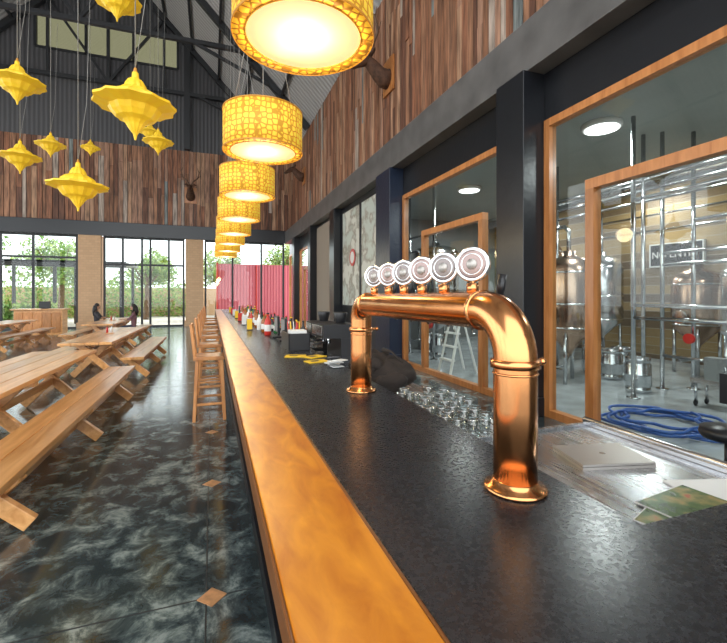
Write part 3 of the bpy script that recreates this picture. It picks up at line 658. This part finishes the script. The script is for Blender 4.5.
# ------------------------------------------------------------------ drum lamps
def drum(x,y,z,r=.40,h=.40):
    b=MB()
    b.lathe([(r,0),(r,h),(r-.006,h),(r-.006,.0)],(0,0,0),'drum',48,loop=True)
    b.lathe([(r-.072,-.004),(r+.001,-.004),(r+.001,.002),(r-.072,.002)],(0,0,0),'drumu',48,loop=True)
    for zz in (0,h): b.lathe([(r,zz-.008),(r+.006,zz-.006),(r+.006,zz+.006),(r,zz+.008)],(0,0,0),'rim',48,loop=True)
    b.lathe([(r-.075,-.008),(r-.068,-.008),(r-.068,-.003),(r-.075,-.003)],(0,0,0),'rim',48,loop=True)
    b.lathe([(.0,.002),(r-.074,.002),(r-.074,.006),(0,.006)],(0,0,0),'diff',48)
    b.lathe([(.0,-.014),(.04,-.010),(.055,.002)],(0,0,0),'bulb',20)
    for k in range(3):
        t=k*2.1+.4; b.cyl((r*.97*math.cos(t),r*.97*math.sin(t),h),(0,0,h+1.6),.004,'wire',6)
    zt=zr(x)-.1
    b.cyl((0,0,h-.02),(0,0,zt-z),.006,'wire',6)
    for k in range(3):
        t=k*2.1; b.beam((0,0,h-.02),(r*.98*math.cos(t),r*.98*math.sin(t),h-.005),.008,.008,'rim')
    o=b.obj('drum_pendant_lamp'); o.location=(x,y,z)
    l=bpy.data.lights.new('drum_bulb','POINT'); l.energy=18; l.color=(1,.78,.45); l.shadow_soft_size=.15
    lo=bpy.data.objects.new('drum_bulb',l); lo.location=(x,y,z-.2); scene.collection.objects.link(lo)
for k in range(8): drum(.50,2.40+2.05*k,3.14)
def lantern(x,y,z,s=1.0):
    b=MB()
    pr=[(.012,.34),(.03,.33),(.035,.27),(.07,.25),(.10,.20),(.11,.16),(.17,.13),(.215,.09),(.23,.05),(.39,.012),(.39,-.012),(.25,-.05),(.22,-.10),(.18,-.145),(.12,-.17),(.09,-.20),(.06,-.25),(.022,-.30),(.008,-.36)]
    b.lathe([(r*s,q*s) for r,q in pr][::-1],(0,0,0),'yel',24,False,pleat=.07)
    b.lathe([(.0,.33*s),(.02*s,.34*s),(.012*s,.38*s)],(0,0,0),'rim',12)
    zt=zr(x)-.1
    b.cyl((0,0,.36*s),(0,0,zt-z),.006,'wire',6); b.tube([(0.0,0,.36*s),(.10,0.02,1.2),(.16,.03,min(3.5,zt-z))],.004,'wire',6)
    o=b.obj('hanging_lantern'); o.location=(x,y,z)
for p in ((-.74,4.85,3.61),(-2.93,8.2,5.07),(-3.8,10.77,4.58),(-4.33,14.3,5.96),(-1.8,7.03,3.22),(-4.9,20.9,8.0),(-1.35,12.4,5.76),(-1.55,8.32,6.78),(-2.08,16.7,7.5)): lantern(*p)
# ------------------------------------------------------------------ trophies
def trophy(loc,rz,s=1.0):
    b=MB() # faces -Y local
    b.box(-.24,.24,-.04,0,-.36,.30,'frame')
    b.tube([(0,-.042,-.08),(0,-.12,-.08),(0,-.24,-.0),(0,-.38,.14),(0,-.46,.20)],[.19,.185,.15,.12,.10],'fur',16)
    b.tube([(0,-.40,.24),(0,-.55,.18),(0,-.70,.08),(0,-.78,.02)],[.09,.10,.065,.045],'fur',16); b.ell((0,-.80,.02),(.035,.02,.025),'plastic',10,6)
    for q in (-1,1):
        b.tube([(q*.07,-.42,.28),(q*.16,-.40,.34),(q*.25,-.40,.33)],[.03,.045,.008],'fur',8)
        b.ell((q*.075,-.54,.22),(.015,.02,.018),'plastic',8,6)
        b.tube([(q*.04,-.44,.32),(q*.12,-.40,.48),(q*.28,-.36,.62),(q*.34,-.44,.84),(q*.28,-.52,1.0)],[.034,.032,.028,.022,.008],'horn',8)
        b.tube([(q*.12,-.40,.48),(q*.13,-.54,.60)],[.02,.005],'horn',8); b.tube([(q*.28,-.36,.62),(q*.40,-.34,.76)],[.02,.005],'horn',8); b.tube([(q*.34,-.44,.84),(q*.44,-.44,.98)],[.016,.005],'horn',8)
    b.obj('deer_head_trophy',xf=Matrix.Translation(loc)@Matrix.Rotation(rz,4,'Z')@Matrix.Scale(s,4))
trophy((XW-.06,9.9,7.3),-math.pi/2,1.3); trophy((XW-.06,20.5,7.6),-math.pi/2,1.2); trophy((-1.1,YB-.06,7.2),0,1.3)
# swivel chair in aisle
b=MB(); x,y=3.85,2.15
b.lathe([(.02,.52),(.17,.52),(.19,.55),(.18,.60),(.0,.61)],(x,y,0),'plastic',24); b.cyl((x,y,.12),(x,y,.53),.025,'plastic',12)
for k in range(5):
    t=k*2*math.pi/5; b.beam((x,y,.12),(x+.25*math.cos(t),y+.25*math.sin(t),.07),.04,.03,'plastic'); b.ell((x+.25*math.cos(t),y+.25*math.sin(t),.035),(.03,.015,.034),'plastic',10,6)
b.beam((x+.12,y,.56),(x+.20,y,.95),.05,.015,'plastic'); b.box(x+.17,x+.21,y-.16,y+.16,.75,1.0,'plastic'); b.obj('swivel_chair')
# ------------------------------------------------------------------ lighting
w=bpy.data.worlds.new('World'); scene.world=w; w.use_nodes=True; bg=w.node_tree.nodes['Background']
bg.inputs[0].default_value=(.92,.97,1,1); bg.inputs[1].default_value=3.3
s=bpy.data.lights.new('sun','SUN'); s.energy=5.5; s.angle=math.radians(8); s.color=(1,.95,.86)
so=bpy.data.objects.new('sun',s); so.rotation_euler=(math.radians(52),0,math.radians(-150)); scene.collection.objects.link(so)
for y in (2,9,16):  # added fill without fixtures, aimed up to brighten roof and upper walls
    l=bpy.data.lights.new('added_fill','AREA'); l.shape='RECTANGLE'; l.size=5; l.size_y=3; l.energy=230; l.color=(1,.97,.93)
    o=bpy.data.objects.new('added_roof_fill',l); o.location=(-6,y,7.0); o.rotation_euler=(math.pi,math.radians(-25),0); scene.collection.objects.link(o)
# camera
cam=bpy.data.cameras.new('camera'); co=bpy.data.objects.new('camera',cam); scene.collection.objects.link(co)
co.location=(0,0,1.65); co.rotation_euler=(math.pi/2,0,-math.radians(19.84)); cam.sensor_width=36; cam.lens=420/727*36; cam.shift_y=-.0351; cam.clip_start=.02
scene.camera=co
scene.view_settings.view_transform='Standard'
